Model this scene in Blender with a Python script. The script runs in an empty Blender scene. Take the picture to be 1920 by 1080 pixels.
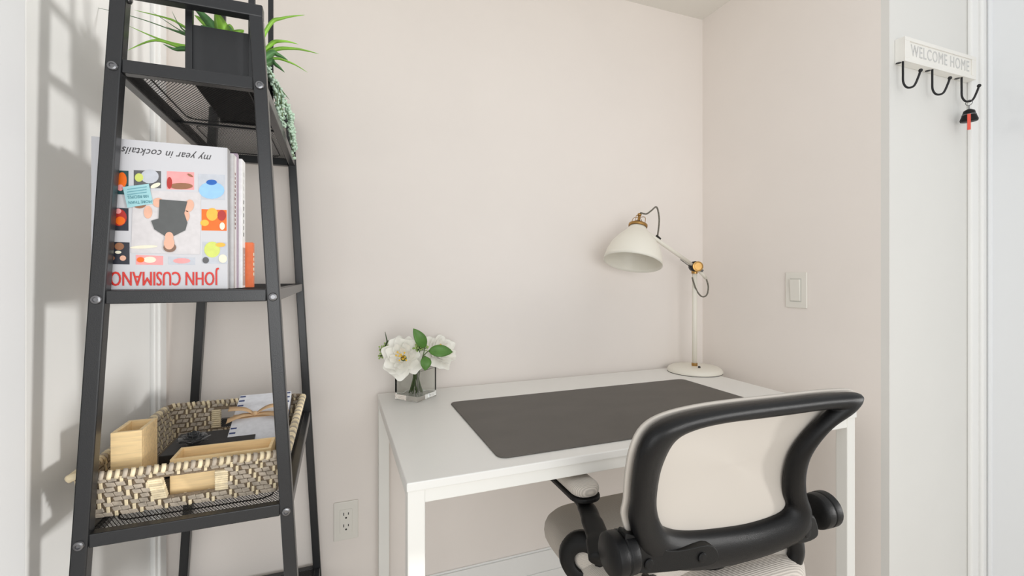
import bpy, bmesh, math, random
from mathutils import Vector, Matrix
random.seed(7)
# ------------------------------------------------------------------ camera, world, sun, exposure
F, HY, YAW, H = 853.0, 517.0, 0.3645, 1.092      # focal length (px of a 1920 frame), horizon row, yaw, camera height
SY, CY = math.sin(YAW), math.cos(YAW)
sc = bpy.context.scene
C = sc.collection
cd = bpy.data.cameras.new('camera'); cam = bpy.data.objects.new('camera', cd); C.objects.link(cam)
cam.location = (0, 0, H); cam.rotation_euler = (math.pi/2, 0, -YAW)
cd.sensor_width = 36; cd.lens = 36*F/1920; cd.shift_y = -(540-HY)/1920; cd.clip_start = .02
sc.camera = cam
w = bpy.data.worlds.new('daylight'); sc.world = w; w.use_nodes = True
bg = w.node_tree.nodes['Background']; bg.inputs[0].default_value = (.985, .995, 1.0, 1); bg.inputs[1].default_value = .78
sd = bpy.data.lights.new('low_sun', 'SUN'); sd.energy = 1.4; sd.angle = math.radians(5.5); sd.color = (1, .985, .96)
sun = bpy.data.objects.new('low_sun', sd); C.objects.link(sun)
sun.rotation_euler = Vector((-1, .55, -.03)).to_track_quat('-Z', 'Y').to_euler()
ld = bpy.data.lights.new('fill_light_behind_camera', 'AREA'); ld.shape = 'RECTANGLE'; ld.size = 1.3; ld.size_y = 1.2; ld.energy = 16; ld.color = (.99, 1, 1)  # unseen area light, added to fill in the lower walls
lo_ = bpy.data.objects.new('fill_light_behind_camera', ld); C.objects.link(lo_); lo_.location = (.1, -1.3, 1.05)
lo_.rotation_euler = Vector((.12, 1, 0)).to_track_quat('-Z', 'Z').to_euler()
sc.view_settings.view_transform = 'Standard'; sc.view_settings.look = 'None'
sc.view_settings.gamma = 1; sc.view_settings.use_curve_mapping = False
sc.view_settings.exposure = 0.12

# ------------------------------------------------------------------ pixel -> point helpers (absolute z)
def ray(px, py):
    a = (px-960)/F; b = (HY-py)/F
    return Vector((CY*a+SY, -SY*a+CY, b))
def PY(px, py, y):
    r = ray(px, py)*1.0; r = r*(y/r.y); return Vector((r.x, r.y, r.z+H))
def PX(px, py, x):
    r = ray(px, py); r = r*(x/r.x); return Vector((r.x, r.y, r.z+H))
def PZ(px, py, z):
    r = ray(px, py); r = r*((z-H)/r.z); return Vector((r.x, r.y, z))

# ------------------------------------------------------------------ materials
MATS = {}
def s2l(c):
    return tuple(((v/255)/12.92 if v/255 <= .04045 else ((v/255+.055)/1.055)**2.4) for v in c)
def mat(name, rgb, rough=.5, metal=0, noise=0, nscale=30, bump=0, bscale=200, spec=.5, trans=0, ior=1.45, sheen=0, stretch=None, rand=0, coat=0):
    if name in MATS: return MATS[name]
    m = bpy.data.materials.new(name); m.use_nodes = True; nt = m.node_tree; b = nt.nodes['Principled BSDF']
    col = s2l(rgb)
    b.inputs['Base Color'].default_value = (*col, 1); b.inputs['Roughness'].default_value = rough
    b.inputs['Metallic'].default_value = metal; b.inputs['Specular IOR Level'].default_value = spec
    b.inputs['Transmission Weight'].default_value = trans; b.inputs['IOR'].default_value = ior
    b.inputs['Sheen Weight'].default_value = sheen; b.inputs['Coat Weight'].default_value = coat
    tc = nt.nodes.new('ShaderNodeTexCoord'); mp = nt.nodes.new('ShaderNodeMapping')
    nt.links.new(tc.outputs['Object'], mp.inputs[0])
    if stretch: mp.inputs['Scale'].default_value = stretch
    if noise or rand:
        n = nt.nodes.new('ShaderNodeTexNoise'); n.inputs['Scale'].default_value = nscale; n.inputs['Detail'].default_value = 4
        nt.links.new(mp.outputs[0], n.inputs['Vector'])
        hv = nt.nodes.new('ShaderNodeHueSaturation'); hv.inputs['Color'].default_value = (*col, 1)
        mr = nt.nodes.new('ShaderNodeMapRange'); mr.inputs[1].default_value = .3; mr.inputs[2].default_value = .7
        mr.inputs[3].default_value = 1-noise; mr.inputs[4].default_value = 1+noise
        nt.links.new(n.outputs[0], mr.inputs[0])
        if rand:
            oi = nt.nodes.new('ShaderNodeObjectInfo'); mr2 = nt.nodes.new('ShaderNodeMapRange')
            mr2.inputs[3].default_value = 1-rand; mr2.inputs[4].default_value = 1+rand
            nt.links.new(oi.outputs['Random'], mr2.inputs[0])
            mm = nt.nodes.new('ShaderNodeMath'); mm.operation = 'MULTIPLY'
            nt.links.new(mr.outputs[0], mm.inputs[0]); nt.links.new(mr2.outputs[0], mm.inputs[1])
            nt.links.new(mm.outputs[0], hv.inputs['Value'])
        else: nt.links.new(mr.outputs[0], hv.inputs['Value'])
        nt.links.new(hv.outputs[0], b.inputs['Base Color'])
    if bump:
        n2 = nt.nodes.new('ShaderNodeTexNoise'); n2.inputs['Scale'].default_value = bscale; n2.inputs['Detail'].default_value = 3
        nt.links.new(mp.outputs[0], n2.inputs['Vector'])
        bn = nt.nodes.new('ShaderNodeBump'); bn.inputs['Strength'].default_value = bump; bn.inputs['Distance'].default_value = .002
        nt.links.new(n2.outputs[0], bn.inputs['Height']); nt.links.new(bn.outputs[0], b.inputs['Normal'])
    MATS[name] = m; return m
def ribbed(name, rgb, scale, axis_rot=(0, 0, 0), amp=.5, dark=.72, bd='Z'):
    """woven fabric with fine ribs"""
    m = mat(name, rgb, .85, sheen=.2, spec=.2); nt = m.node_tree; b = nt.nodes['Principled BSDF']
    tc = nt.nodes.new('ShaderNodeTexCoord'); mp = nt.nodes.new('ShaderNodeMapping'); mp.inputs['Rotation'].default_value = axis_rot
    nt.links.new(tc.outputs['Object'], mp.inputs[0])
    wv = nt.nodes.new('ShaderNodeTexWave'); wv.bands_direction = bd; wv.inputs['Scale'].default_value = scale; wv.inputs['Distortion'].default_value = .6
    nt.links.new(mp.outputs[0], wv.inputs['Vector'])
    mx = nt.nodes.new('ShaderNodeMix'); mx.data_type = 'RGBA'; col = s2l(rgb)
    mx.inputs[6].default_value = (*[c*dark for c in col], 1); mx.inputs[7].default_value = (*col, 1)
    nt.links.new(wv.outputs['Fac'], mx.inputs[0]); nt.links.new(mx.outputs[2], b.inputs['Base Color'])
    bn = nt.nodes.new('ShaderNodeBump'); bn.inputs['Strength'].default_value = amp; bn.inputs['Distance'].default_value = .001
    nt.links.new(wv.outputs['Fac'], bn.inputs['Height']); nt.links.new(bn.outputs[0], b.inputs['Normal'])
    return m
WALL = mat('wall_paint', (241, 234, 228), .75, noise=.012, nscale=4, bump=.06, bscale=350, spec=.25)
WHITE = mat('white_trim_paint', (243, 243, 241), .38, noise=.01, nscale=6, bump=.02, bscale=120)
CEIL = mat('ceiling_paint', (236, 233, 226), .85, noise=.01, nscale=5, bump=.05, bscale=300)
FLOOR = mat('pale_oak_floor', (226, 216, 203), .5, noise=.12, nscale=6, stretch=(1, 9, 1), bump=.05)
DESKW = mat('white_laminate', (238, 237, 233), .32, noise=.008, nscale=8)
DESKM = mat('white_powder_coat', (238, 237, 232), .4, bump=.03, bscale=600)
MAT_ = mat('charcoal_leatherette', (88, 84, 79), .5, noise=.09, nscale=7, bump=.25, bscale=420, stretch=(1, 2.2, 1))
BLK = mat('black_powder_coat', (34, 35, 37), .27, bump=.12, bscale=900, spec=.6)
BLKD = mat('black_steel_wire', (24, 24, 25), .5)
STEEL = mat('dark_bolt_steel', (122, 122, 124), .25, metal=.9)
BOOKW = mat('coated_white_paper', (202, 202, 206), .3, noise=.01, nscale=8)
PAPER = mat('page_paper', (232, 228, 216), .8, noise=.06, nscale=200, stretch=(.05, 1, 1))
BAMB = mat('bamboo_wood', (240, 202, 142), .45, noise=.11, nscale=9, stretch=(2, 2, 26), bump=.04)
BAMBX = mat('bamboo_wood_crosswise', (250, 220, 168), .45, noise=.12, nscale=9, stretch=(2, 26, 26), bump=.04)
WICK = mat('grey_wicker', (182, 170, 154), .7, noise=.25, nscale=90, bump=.3, bscale=500, stretch=(1, 1, 1))
WICKC = mat('cream_wicker', (232, 216, 182), .65, noise=.16, nscale=80, bump=.3, bscale=500, rand=.16)
WICKD = mat('dark_wicker_core', (134, 118, 98), .8, noise=.3, nscale=300, bump=.4, bscale=600)
PLBLK = mat('black_moulded_plastic', (18, 18, 19), .34, bump=.22, bscale=1100, spec=.3)
PLDK = mat('black_matte_plastic', (18, 18, 18), .42, bump=.2, bscale=900, spec=.3)
LAMPW = mat('cream_lamp_enamel', (238, 234, 222), .35)
BRASS = mat('aged_brass', (176, 138, 84), .32, metal=1, noise=.1, nscale=60)
CORD = mat('braided_cord', (120, 116, 106), .8, noise=.5, nscale=420, bump=.4, bscale=800)
GLASS = mat('clear_glass', (250, 252, 250), .02, trans=1, ior=1.45)
PETAL = mat('cream_petal', (253, 251, 243), .7, noise=.01, nscale=30, sheen=.3, spec=.2)
STAM = mat('yellow_stamen', (246, 200, 66), .7)
LEAF = mat('green_leaf', (84, 128, 54), .45, noise=.16, nscale=40)
BLADE = mat('lime_blade', (150, 204, 80), .45, noise=.22, nscale=25, rand=.22)
BLADED = mat('deep_green_blade', (88, 136, 80), .45, noise=.22, nscale=25, rand=.2)
PEARL = mat('pale_sage_bead', (184, 208, 188), .5, noise=.15, nscale=60)
STEM = mat('stem_green', (94, 112, 70), .6, noise=.2, nscale=60)
BERRY = mat('pale_green_berry', (164, 190, 112), .55, noise=.15, nscale=80)
PLATE = mat('white_plastic_plate', (234, 231, 223), .35)
SLOT = mat('dark_slot', (40, 38, 36), .6)
HOOK = mat('black_iron_hook', (40, 40, 42), .4, metal=.4)
SIGNL = mat('pale_grey_letter', (206, 206, 204), .6)
SIGNW = mat('whitewashed_wood', (240, 238, 232), .6, noise=.02, nscale=20, bump=.05)
BLKCARD = mat('black_card', (36, 36, 38), .55, bump=.05)
RAFF = mat('tan_ribbon', (212, 178, 138), .75, noise=.12, nscale=60, bump=.3, bscale=400)
def flat(name, rgb, rough=.35): return mat(name, rgb, rough, noise=.05, nscale=120)
FABB = ribbed('beige_mesh_back', (198, 191, 182), 520, amp=.08, dark=.95)
FABY = ribbed('beige_cross_ribbed_fabric', (208, 200, 190), 100, amp=.5, dark=.7, bd='Y')
FABS = ribbed('beige_ribbed_fabric', (205, 197, 187), 150, amp=.5, dark=.66)

# ------------------------------------------------------------------ mesh helpers
def B(): return bmesh.new()
def box(bm, lo, hi):
    x0, y0, z0 = lo; x1, y1, z1 = hi
    v = [bm.verts.new(p) for p in ((x0,y0,z0),(x1,y0,z0),(x1,y1,z0),(x0,y1,z0),(x0,y0,z1),(x1,y0,z1),(x1,y1,z1),(x0,y1,z1))]
    for f in ((3,2,1,0),(4,5,6,7),(0,1,5,4),(1,2,6,5),(2,3,7,6),(3,0,4,7)): bm.faces.new([v[i] for i in f])
    return v
def frus(bm, r0, z0, r1, z1):
    """prism between two axis-aligned rectangles (x0,y0,x1,y1) at two heights"""
    v = []
    for (x0, y0, x1, y1), z in ((r0, z0), (r1, z1)):
        v += [bm.verts.new(p) for p in ((x0,y0,z),(x1,y0,z),(x1,y1,z),(x0,y1,z))]
    for f in ((3,2,1,0),(4,5,6,7),(0,1,5,4),(1,2,6,5),(2,3,7,6),(3,0,4,7)): bm.faces.new([v[i] for i in f])
def obox(bm, c, ax, ay, az):
    """oriented box: centre and three half-axis vectors"""
    c, ax, ay, az = map(Vector, (c, ax, ay, az)); v = []
    for sz in (-1, 1):
        for sx, sy in ((-1,-1),(1,-1),(1,1),(-1,1)): v.append(bm.verts.new(c+sx*ax+sy*ay+sz*az))
    for f in ((3,2,1,0),(4,5,6,7),(0,1,5,4),(1,2,6,5),(2,3,7,6),(3,0,4,7)): bm.faces.new([v[i] for i in f])
def bar(bm, p0, p1, w_, h_, up=(0,0,1)):
    p0, p1 = Vector(p0), Vector(p1); d = (p1-p0); u = Vector(up); s = d.cross(u).normalized(); u = s.cross(d).normalized()
    obox(bm, (p0+p1)/2, d/2, s*w_/2, u*h_/2)
def smooth_path(pts, n=8, closed=False):
    pts = [Vector(p) for p in pts]; out = []; N = len(pts)
    rng = range(N) if closed else range(N-1)
    for i in rng:
        g = lambda k: pts[k % N] if closed else pts[max(0, min(N-1, k))]
        a, b, c, d = g(i-1), g(i), g(i+1), g(i+2)
        for t in range(n):
            s = t/n
            out.append(.5*((2*b)+(-a+c)*s+(2*a-5*b+4*c-d)*s*s+(-a+3*b-3*c+d)*s**3))
    if not closed: out.append(pts[-1])
    return out
def tube(bm, pts, r, seg=10, closed=False, flat=None, up0=None):
    """sweep of a circle (or ellipse flat=(a,b) factors); r a number or list"""
    pts = [Vector(p) for p in pts]; N = len(pts); rings = []
    t0 = (pts[1]-pts[0]).normalized(); u = Vector(up0) if up0 else (Vector((0,0,1)) if abs(t0.z) < .9 else Vector((1,0,0)))
    u = (u-u.dot(t0)*t0).normalized(); fa, fb = flat or (1, 1)
    for i in range(N):
        t = (pts[(i+1) % N]-pts[i-1]) if closed else (pts[min(i+1, N-1)]-pts[max(i-1, 0)])
        t.normalize(); u = u-u.dot(t)*t; u.normalize(); s = t.cross(u)
        rr = r[i] if isinstance(r, (list, tuple)) else r
        rings.append([bm.verts.new(pts[i]+rr*(fa*math.cos(2*math.pi*k/seg)*u+fb*math.sin(2*math.pi*k/seg)*s)) for k in range(seg)])
    for i in range(N if closed else N-1):
        A, Bq = rings[i], rings[(i+1) % N]
        for k in range(seg): bm.faces.new((A[k], A[(k+1) % seg], Bq[(k+1) % seg], Bq[k]))
    if not closed: bm.faces.new(rings[0][::-1]); bm.faces.new(rings[-1])
def lathe(bm, prof, o, axis=(0,0,1), seg=32, cap=True):
    """prof: list of (radius, height along axis)"""
    o = Vector(o); q = Vector((0,0,1)).rotation_difference(Vector(axis).normalized()); rings = []
    for r, h in prof:
        if r < 1e-6: rings.append([bm.verts.new(o+q@Vector((0,0,h)))])
        else: rings.append([bm.verts.new(o+q@Vector((r*math.cos(2*math.pi*k/seg), r*math.sin(2*math.pi*k/seg), h))) for k in range(seg)])
    for A, D in zip(rings, rings[1:]):
        for k in range(seg):
            k2 = (k+1) % seg
            if len(A) == 1 and len(D) > 1: bm.faces.new((A[0], D[k2], D[k]))
            elif len(D) == 1 and len(A) > 1: bm.faces.new((A[k], A[k2], D[0]))
            elif len(A) > 1: bm.faces.new((A[k], A[k2], D[k2], D[k]))
    if cap:
        if len(rings[0]) > 1: bm.faces.new(rings[0][::-1])
        if len(rings[-1]) > 1: bm.faces.new(rings[-1])
def prism(bm, poly, ext):
    """poly: list of 3D points, ext: extrusion vector"""
    e = Vector(ext); a = [bm.verts.new(Vector(p)) for p in poly]; b = [bm.verts.new(Vector(p)+e) for p in poly]; n = len(a)
    bm.faces.new(a[::-1]); bm.faces.new(b)
    for i in range(n): bm.faces.new((a[i], a[(i+1) % n], b[(i+1) % n], b[i]))
def rrect(x0, y0, x1, y1, r, n=6):
    out = []
    for cx, cy, a0 in ((x1-r, y1-r, 0), (x0+r, y1-r, 90), (x0+r, y0+r, 180), (x1-r, y0+r, 270)):
        for k in range(n+1):
            a = math.radians(a0+90*k/n); out.append((cx+r*math.cos(a), cy+r*math.sin(a)))
    return out
def sphere(bm, c, r, sub=1):
    bmesh.ops.create_icosphere(bm, subdivisions=sub, radius=r, matrix=Matrix.Translation(c))
ROOT = {}
def obj(name, bm, m, parent=None, smooth=False, bevel=0, base=None, kind=None, label=None, subsurf=0, solid=0, seg=2):
    bmesh.ops.recalc_face_normals(bm, faces=bm.faces)
    off = Vector(ROOT[parent.name]) if parent else Vector(base or (0, 0, 0))
    bmesh.ops.translate(bm, verts=bm.verts, vec=-off)
    me = bpy.data.meshes.new(name); bm.to_mesh(me); bm.free(); me.materials.append(m)
    if smooth:
        for p in me.polygons: p.use_smooth = True
    o = bpy.data.objects.new(name, me); C.objects.link(o)
    if parent: o.parent = parent
    else: o.location = off
    ROOT[o.name] = tuple(off)
    if solid:
        md = o.modifiers.new('solid', 'SOLIDIFY'); md.thickness = solid; md.offset = 0
    if bevel:
        md = o.modifiers.new('bevel', 'BEVEL'); md.width = bevel; md.segments = seg; md.limit_method = 'ANGLE'; md.angle_limit = math.radians(40)
    if subsurf:
        md = o.modifiers.new('sub', 'SUBSURF'); md.levels = subsurf; md.render_levels = subsurf
    if kind: o['kind'] = kind
    if label: o['label'] = label
    return o
def thing(name, label, cat, loc, group=None):
    o = bpy.data.objects.new(name, None); C.objects.link(o); o.location = loc; o.empty_display_size = .05
    o['label'] = label; o['category'] = cat
    if group: o['group'] = group
    ROOT[o.name] = tuple(loc); return o
def tag(o, label, cat, group=None):
    o['label'] = label; o['category'] = cat
    if group: o['group'] = group
    return o
def inst(src, parent, loc=(0,0,0), rot=None, name=None):
    c = src.copy(); C.objects.link(c); c.parent = parent; c.location = loc
    if rot is not None: c.rotation_euler = rot
    if name: c.name = name
    return c
def text_mesh(txt, size, extrude=0, offset=0, shear=0, spacing=1):
    cu = bpy.data.curves.new('lettering', 'FONT'); cu.body = txt; cu.size = size; cu.extrude = extrude; cu.offset = offset
    cu.shear = shear; cu.space_character = spacing; cu.align_x = 'CENTER'; cu.align_y = 'CENTER'; cu.resolution_u = 3
    t = bpy.data.objects.new('t', cu); C.objects.link(t)
    me = bpy.data.meshes.new_from_object(t.evaluated_get(bpy.context.evaluated_depsgraph_get()))
    bpy.data.objects.remove(t); bpy.data.curves.remove(cu); return me
def lettering(txt, size, m, parent, matw, sx=1, sy=1, **k):
    """text placed with world matrix matw (local x right, y up, z out of the surface)"""
    me = text_mesh(txt, size, **k); off = Vector(ROOT[parent.name])
    me.transform(Matrix.Translation(-off) @ matw @ Matrix.Diagonal((sx, sy, 1, 1)))
    me.materials.clear(); me.materials.append(m)
    o = bpy.data.objects.new('lettering', me); C.objects.link(o); o.parent = parent; ROOT[o.name] = tuple(off); return o
def struct(name, bm, m, **k): return obj(name, bm, m, kind='structure', **k)

# ------------------------------------------------------------------ the room
WY = 1.427; WX = 1.359; LX = -.42; RY = .767; CZ = H+1.022
b = B(); box(b, (-.75, WY, 0), (1.55, WY+.1, CZ+.05)); struct('wall_back', b, WALL)
b = B(); box(b, (LX-.11, 1.415, 0), (LX, WY, CZ+.05)); struct('wall_left', b, WALL)
b = B(); box(b, (LX-.11, .3, CZ-.08), (LX, 1.415, CZ+.05)); struct('wall_left_header', b, WALL)
b = B(); box(b, (WX, RY+.02, 0), (WX+.1, WY, CZ+.05)); struct('wall_right', b, WALL)
b = B(); box(b, (WX, RY, 0), (1.775, RY+.02, 2.5)); struct('wall_right_return', b, mat('shaded_return_wall_paint', (228, 227, 223), .7, noise=.012, nscale=4, bump=.06, bscale=350))  # wall paint darkened here, weaker light put into the colour
b = B(); box(b, (-.9, -2.5, -.05), (3.2, WY+.1, 0)); struct('floor', b, FLOOR)
b = B(); box(b, (-.55, RY, CZ), (WX+.02, WY+.1, CZ+.06)); struct('ceiling', b, CEIL)
# baseboard with a stepped cap
b = B(); bz = H-2.665*.352; box(b, (LX, WY-.014, 0), (WX, WY, bz-.075)); box(b, (LX, WY-.011, bz-.075), (WX, WY, bz-.006)); box(b, (LX, WY-.006, bz-.006), (WX, WY, bz))
struct('baseboard_back', b, WHITE, bevel=.002)
b = B(); box(b, (WX-.014, RY+.02, 0), (WX, WY-.014, bz-.075)); box(b, (WX-.011, RY+.02, bz-.075), (WX, WY-.011, bz)); struct('baseboard_right', b, WHITE, bevel=.002)
# white door in the left wall with its casings
b = B(); box(b, (LX-.055, .868, 0), (LX-.004, 1.335, CZ-.09)); struct('door_1', b, WHITE, bevel=.002)
b = B(); box(b, (LX-.1, .3, 0), (-.394, .808, CZ-.08)); box(b, (LX-.1, .806, 0), (LX-.02, .868, CZ-.08)); struct('trim_1', b, mat('shaded_casing_white', (226, 227, 228), .45, noise=.01, nscale=6), bevel=.003)  # near casing's white toned down in colour to offset the extra light on it
b = B(); box(b, (LX-.1, 1.343, 0), (LX+.004, 1.415, CZ-.08)); box(b, (LX, 1.36, 0), (LX+.009, 1.405, CZ-.08)); struct('trim_2', b, WHITE, bevel=.003)
# casing and jamb at the right edge
b = B(); box(b, (1.712, RY-.012, 0), (1.75, RY, 2.4)); box(b, (1.75, RY-.02, 0), (1.775, RY, 2.4)); struct('trim_3', b, WHITE, bevel=.004)
b = B(); box(b, (1.772, .22, 0), (1.81, RY+.02, 2.4)); box(b, (1.766, .735, 0), (1.79, RY-.02, 2.4)); struct('door_2', b, mat('glossy_white_door', (236, 238, 240), .16, coat=.4), bevel=.006)  # unseen part of the leaf lengthened to keep sun off the back wall

# ------------------------------------------------------------------ desk
DZ = .74; dx0, dx1, dy0, dy1 = .108, 1.256, .783, 1.412; DT = .016; TW = .03
desk = thing('writing_desk', 'white desk with square metal legs standing against the back wall', 'desk', ((dx0+dx1)/2, (dy0+dy1)/2, 0))
b = B(); box(b, (dx0, dy0, DZ-DT), (dx1, dy1, DZ)); obj('desktop', b, DESKW, desk, bevel=.002)
for x in (dx0+.002, dx1-TW-.002):
    for y in (dy0+.003, dy1-TW-.002):
        b = B(); box(b, (x, y, 0), (x+TW, y+TW, DZ-DT)); obj('leg', b, DESKM, desk, bevel=.002)
RZ = DZ-DT-.024
for y in (dy0+.005, dy1-TW-.002):
    b = B(); box(b, (dx0+TW, y, RZ), (dx1-TW, y+.024, DZ-DT)); obj('apron_rail', b, DESKM, desk, bevel=.0015)
for x in (dx0+.004, dx1-.028):
    b = B(); box(b, (x, dy0+TW, RZ), (x+.024, dy1-TW, DZ-DT)); obj('apron_rail', b, DESKM, desk, bevel=.0015)
b = B(); prism(b, [(x, y, DZ+.0004) for x, y in rrect(.287, .822, 1.089, 1.236, .02)], (0, 0, .0026))
o = obj('desk_mat', b, MAT_, base=(.69, 1.03, DZ+.0004), bevel=.001); tag(o, 'charcoal leather-look desk mat with rounded corners on the white desk', 'desk mat')

# ------------------------------------------------------------------ wall plates
def plate_frame(c, ax, up, out):
    return Vector(c), Vector(ax), Vector(up), Vector(out)
def outlet():
    c = Vector((.021, WY, H-.7195)); t = thing('power_outlet', 'white double power outlet plate on the back wall beside the desk', 'outlet', c)
    b = B(); box(b, (c.x-.034, WY-.005, c.z-.056), (c.x+.034, WY-.0002, c.z+.056)); obj('cover_plate', b, PLATE, t, bevel=.002)
    b = B(); box(b, (c.x-.017, WY-.0068, c.z-.034), (c.x+.017, WY-.005, c.z+.034)); ins = obj('socket_insert', b, PLATE, t, bevel=.0008)
    for dz in (.017, -.017):
        for dx, hh in ((-.0065, .0042), (.0065, .0034)):
            b = B(); box(b, (c.x+dx-.0011, WY-.0072, c.z+dz+.004-hh), (c.x+dx+.0011, WY-.0066, c.z+dz+.004+hh)); obj('slot', b, SLOT, ins)
        b = B(); lathe(b, [(.0026, 0), (.0026, .0006)], (c.x, WY-.0066, c.z+dz-.0075), (0, -1, 0), 12); obj('ground_hole', b, SLOT, ins)
outlet()
def switch():
    p = PX(1494, 544, WX); t = thing('light_switch', 'white paddle light switch plate on the alcove side wall', 'switch', p)
    b = B(); box(b, (WX-.005, p.y-.036, p.z-.056), (WX-.0002, p.y+.036, p.z+.056)); obj('cover_plate', b, PLATE, t, bevel=.002)
    b = B(); box(b, (WX-.0055, p.y-.019, p.z-.037), (WX-.005, p.y+.019, p.z+.037)); obj('switch_surround', b, mat('seam_grey', (206, 205, 198), .6), t)
    b = B(); v = box(b, (WX-.008, p.y-.0165, p.z-.034), (WX-.0055, p.y+.0165, p.z+.034))
    for q in v:
        if q.co.x < WX-.007 and q.co.z > p.z: q.co.x -= .004
    obj('paddle', b, PLATE, t, bevel=.001)
switch()

# ------------------------------------------------------------------ ladder shelf
SX, YF, YBk, PW = -.2163, .851, 1.401, .02
def ha(z): return .1138-.0557*(z-H)
LV = [H+.315, H-.031, H-.388, H-.831]; TOP = H+.424
shelf = thing('ladder_shelf', 'black metal ladder shelf with tapered sides and wire mesh shelves', 'shelf', (SX, (YF+YBk)/2, 0))
def post(sx, y):
    b = B(); h = PW/2
    frus(b, (SX+sx*ha(0)-h, y-h, SX+sx*ha(0)+h, y+h), 0, (SX+sx*ha(TOP)-h, y-h, SX+sx*ha(TOP)+h, y+h), TOP)
    return obj('post', b, BLK, shelf, bevel=.002)
for y in (YF, YBk):
    posts = [post(-1, y), post(1, y)]
    b = B(); box(b, (SX-ha(TOP)-.01, y-.01, TOP-.001), (SX+ha(TOP)+.01, y+.01, TOP+.019)); obj('top_bar', b, BLK, shelf, bevel=.002)
    for p, sx in zip(posts, (-1, 1)):
        for z in LV:
            b = B(); s = -1 if y == YF else 1
            lathe(b, [(.0068, 0), (.007, .0012), (.006, .003), (.0036, .0036), (.0034, .0014), (0, .0014)], (SX+sx*ha(z), y+s*.01, z-.004), (0, s, 0), 18); obj('bolt', b, STEEL, p, smooth=False)
    if y == YF:
        b = B(); lathe(b, [(.006, 0), (.006, .002), (.003, .004), (0, .004)], (SX-ha(TOP)+.010, y, TOP-.006), (1, 0, 0), 14); obj('bolt', b, STEEL, posts[0])
def wire_panel(x0, x1, y0, y1, z, pitch=.0042, wd=.0008):
    b = B(); ang = math.radians(58)
    for s in (1, -1):
        d = Vector((math.cos(ang)*s, math.sin(ang), 0)); n = Vector((-d.y, d.x, 0))
        cs = [n.dot(Vector((x, y, 0))) for x in (x0, x1) for y in (y0, y1)]
        k = math.ceil(min(cs)/pitch)
        while k*pitch < max(cs):
            o = n*(k*pitch); ts = []
            for lo, hi, oc, dc in ((x0, x1, o.x, d.x), (y0, y1, o.y, d.y)):
                a, c = (lo-oc)/dc, (hi-oc)/dc; ts.append((min(a, c), max(a, c)))
            t0, t1 = max(ts[0][0], ts[1][0]), min(ts[0][1], ts[1][1])
            if t1-t0 > .003:
                p0, p1 = o+d*t0, o+d*t1; zz = z+(.0004 if s > 0 else -.0004)
                obox(b, ((p0.x+p1.x)/2, (p0.y+p1.y)/2, zz), (p1-p0)/2, n*wd/2, (0, 0, .0003))
            k += 1
    return b
for z in LV:
    a = ha(z)
    for y in (YF, YBk):
        b = B(); box(b, (SX-a+.01, y-.0085, z-.011), (SX+a-.01, y+.0085, z+.009)); obj('cross_rail', b, BLK, shelf, bevel=.0015)
    for sx in (-1, 1):
        b = B(); x = SX+sx*a
        box(b, (x-.0075, YF+.01, z-.011), (x+.0075, YBk-.01, z+.009)); r = obj('side_rail', b, BLK, shelf, bevel=.0015)
        xi = x-sx*.014
        b = B(); box(b, (min(xi, x), YF+.012, z+.004), (max(xi, x), YBk-.012, z+.0065)); obj('rail_flange', b, BLK, r)
    pan = obj('mesh_panel', wire_panel(SX-a+.009, SX+a-.009, YF+.009, YBk-.009, z+.0085), BLKD, shelf, kind='stuff')
    for y in (YF+.275,):
        b = B(); bar(b, (SX-a+.008, y, z+.003), (SX+a-.008, y, z+.003), .012, .004); obj('support_bar', b, BLK, shelf)
    b = B(); xi = a-.026; tube(b, [(x, y, z+.0065) for x, y in rrect(SX-xi, YF+.03, SX+xi, YF+.255, .02)], .0013, 6, True); obj('edge_wire', b, BLKD, pan)
    b = B(); tube(b, [(x, y, z+.0065) for x, y in rrect(SX-xi, YF+.295, SX+xi, YBk-.03, .02)], .0013, 6, True); obj('edge_wire', b, BLKD, pan)
ST = [z+.0095 for z in LV]     # resting heights

# ------------------------------------------------------------------ planter and plants on the top shelf
pz = ST[0]; px0, px1, py0, py1, ph = -.228, -.138, .885, 1.118, .088
pl = thing('planter', 'black rectangular planter box with four tall corner rods on the mesh shelf', 'planter', ((px0+px1)/2, (py0+py1)/2, pz))
b = B(); t_ = .003
for lo, hi in (((px0, py0, pz), (px1, py1, pz+.004)), ((px0, py0, pz), (px1, py0+t_, pz+ph)), ((px0, py1-t_, pz), (px1, py1, pz+ph)), ((px0, py0, pz), (px0+t_, py1, pz+ph)), ((px1-t_, py0, pz), (px1, py1, pz+ph))): box(b, lo, hi)
obj('box', b, mat('matte_black_planter', (44, 45, 47), .55, noise=.08, nscale=14, bump=.08), pl)
b = B(); box(b, (px0+t_, py0+t_, pz+.004), (px1-t_, py1-t_, pz+ph-.014)); obj('soil', b, mat('dark_soil', (52, 42, 34), .95, noise=.4, nscale=200, bump=.8, bscale=300), pl)
for x in (px0, px1):
    for y in (py0, py1):
        b = B(); box(b, (x-.005, y-.005, pz), (x+.005, y+.005, pz+.34)); obj('corner_rod', b, BLK, pl, bevel=.001)
b = B()
for y in (py0, py1): box(b, (px0-.005, y-.005, pz+.33), (px1+.005, y+.005, pz+.34))
for x in (px0, px1): box(b, (x-.005, py0, pz+.33), (x+.005, py1, pz+.34))
obj('top_rim', b, BLK, pl)
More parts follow.
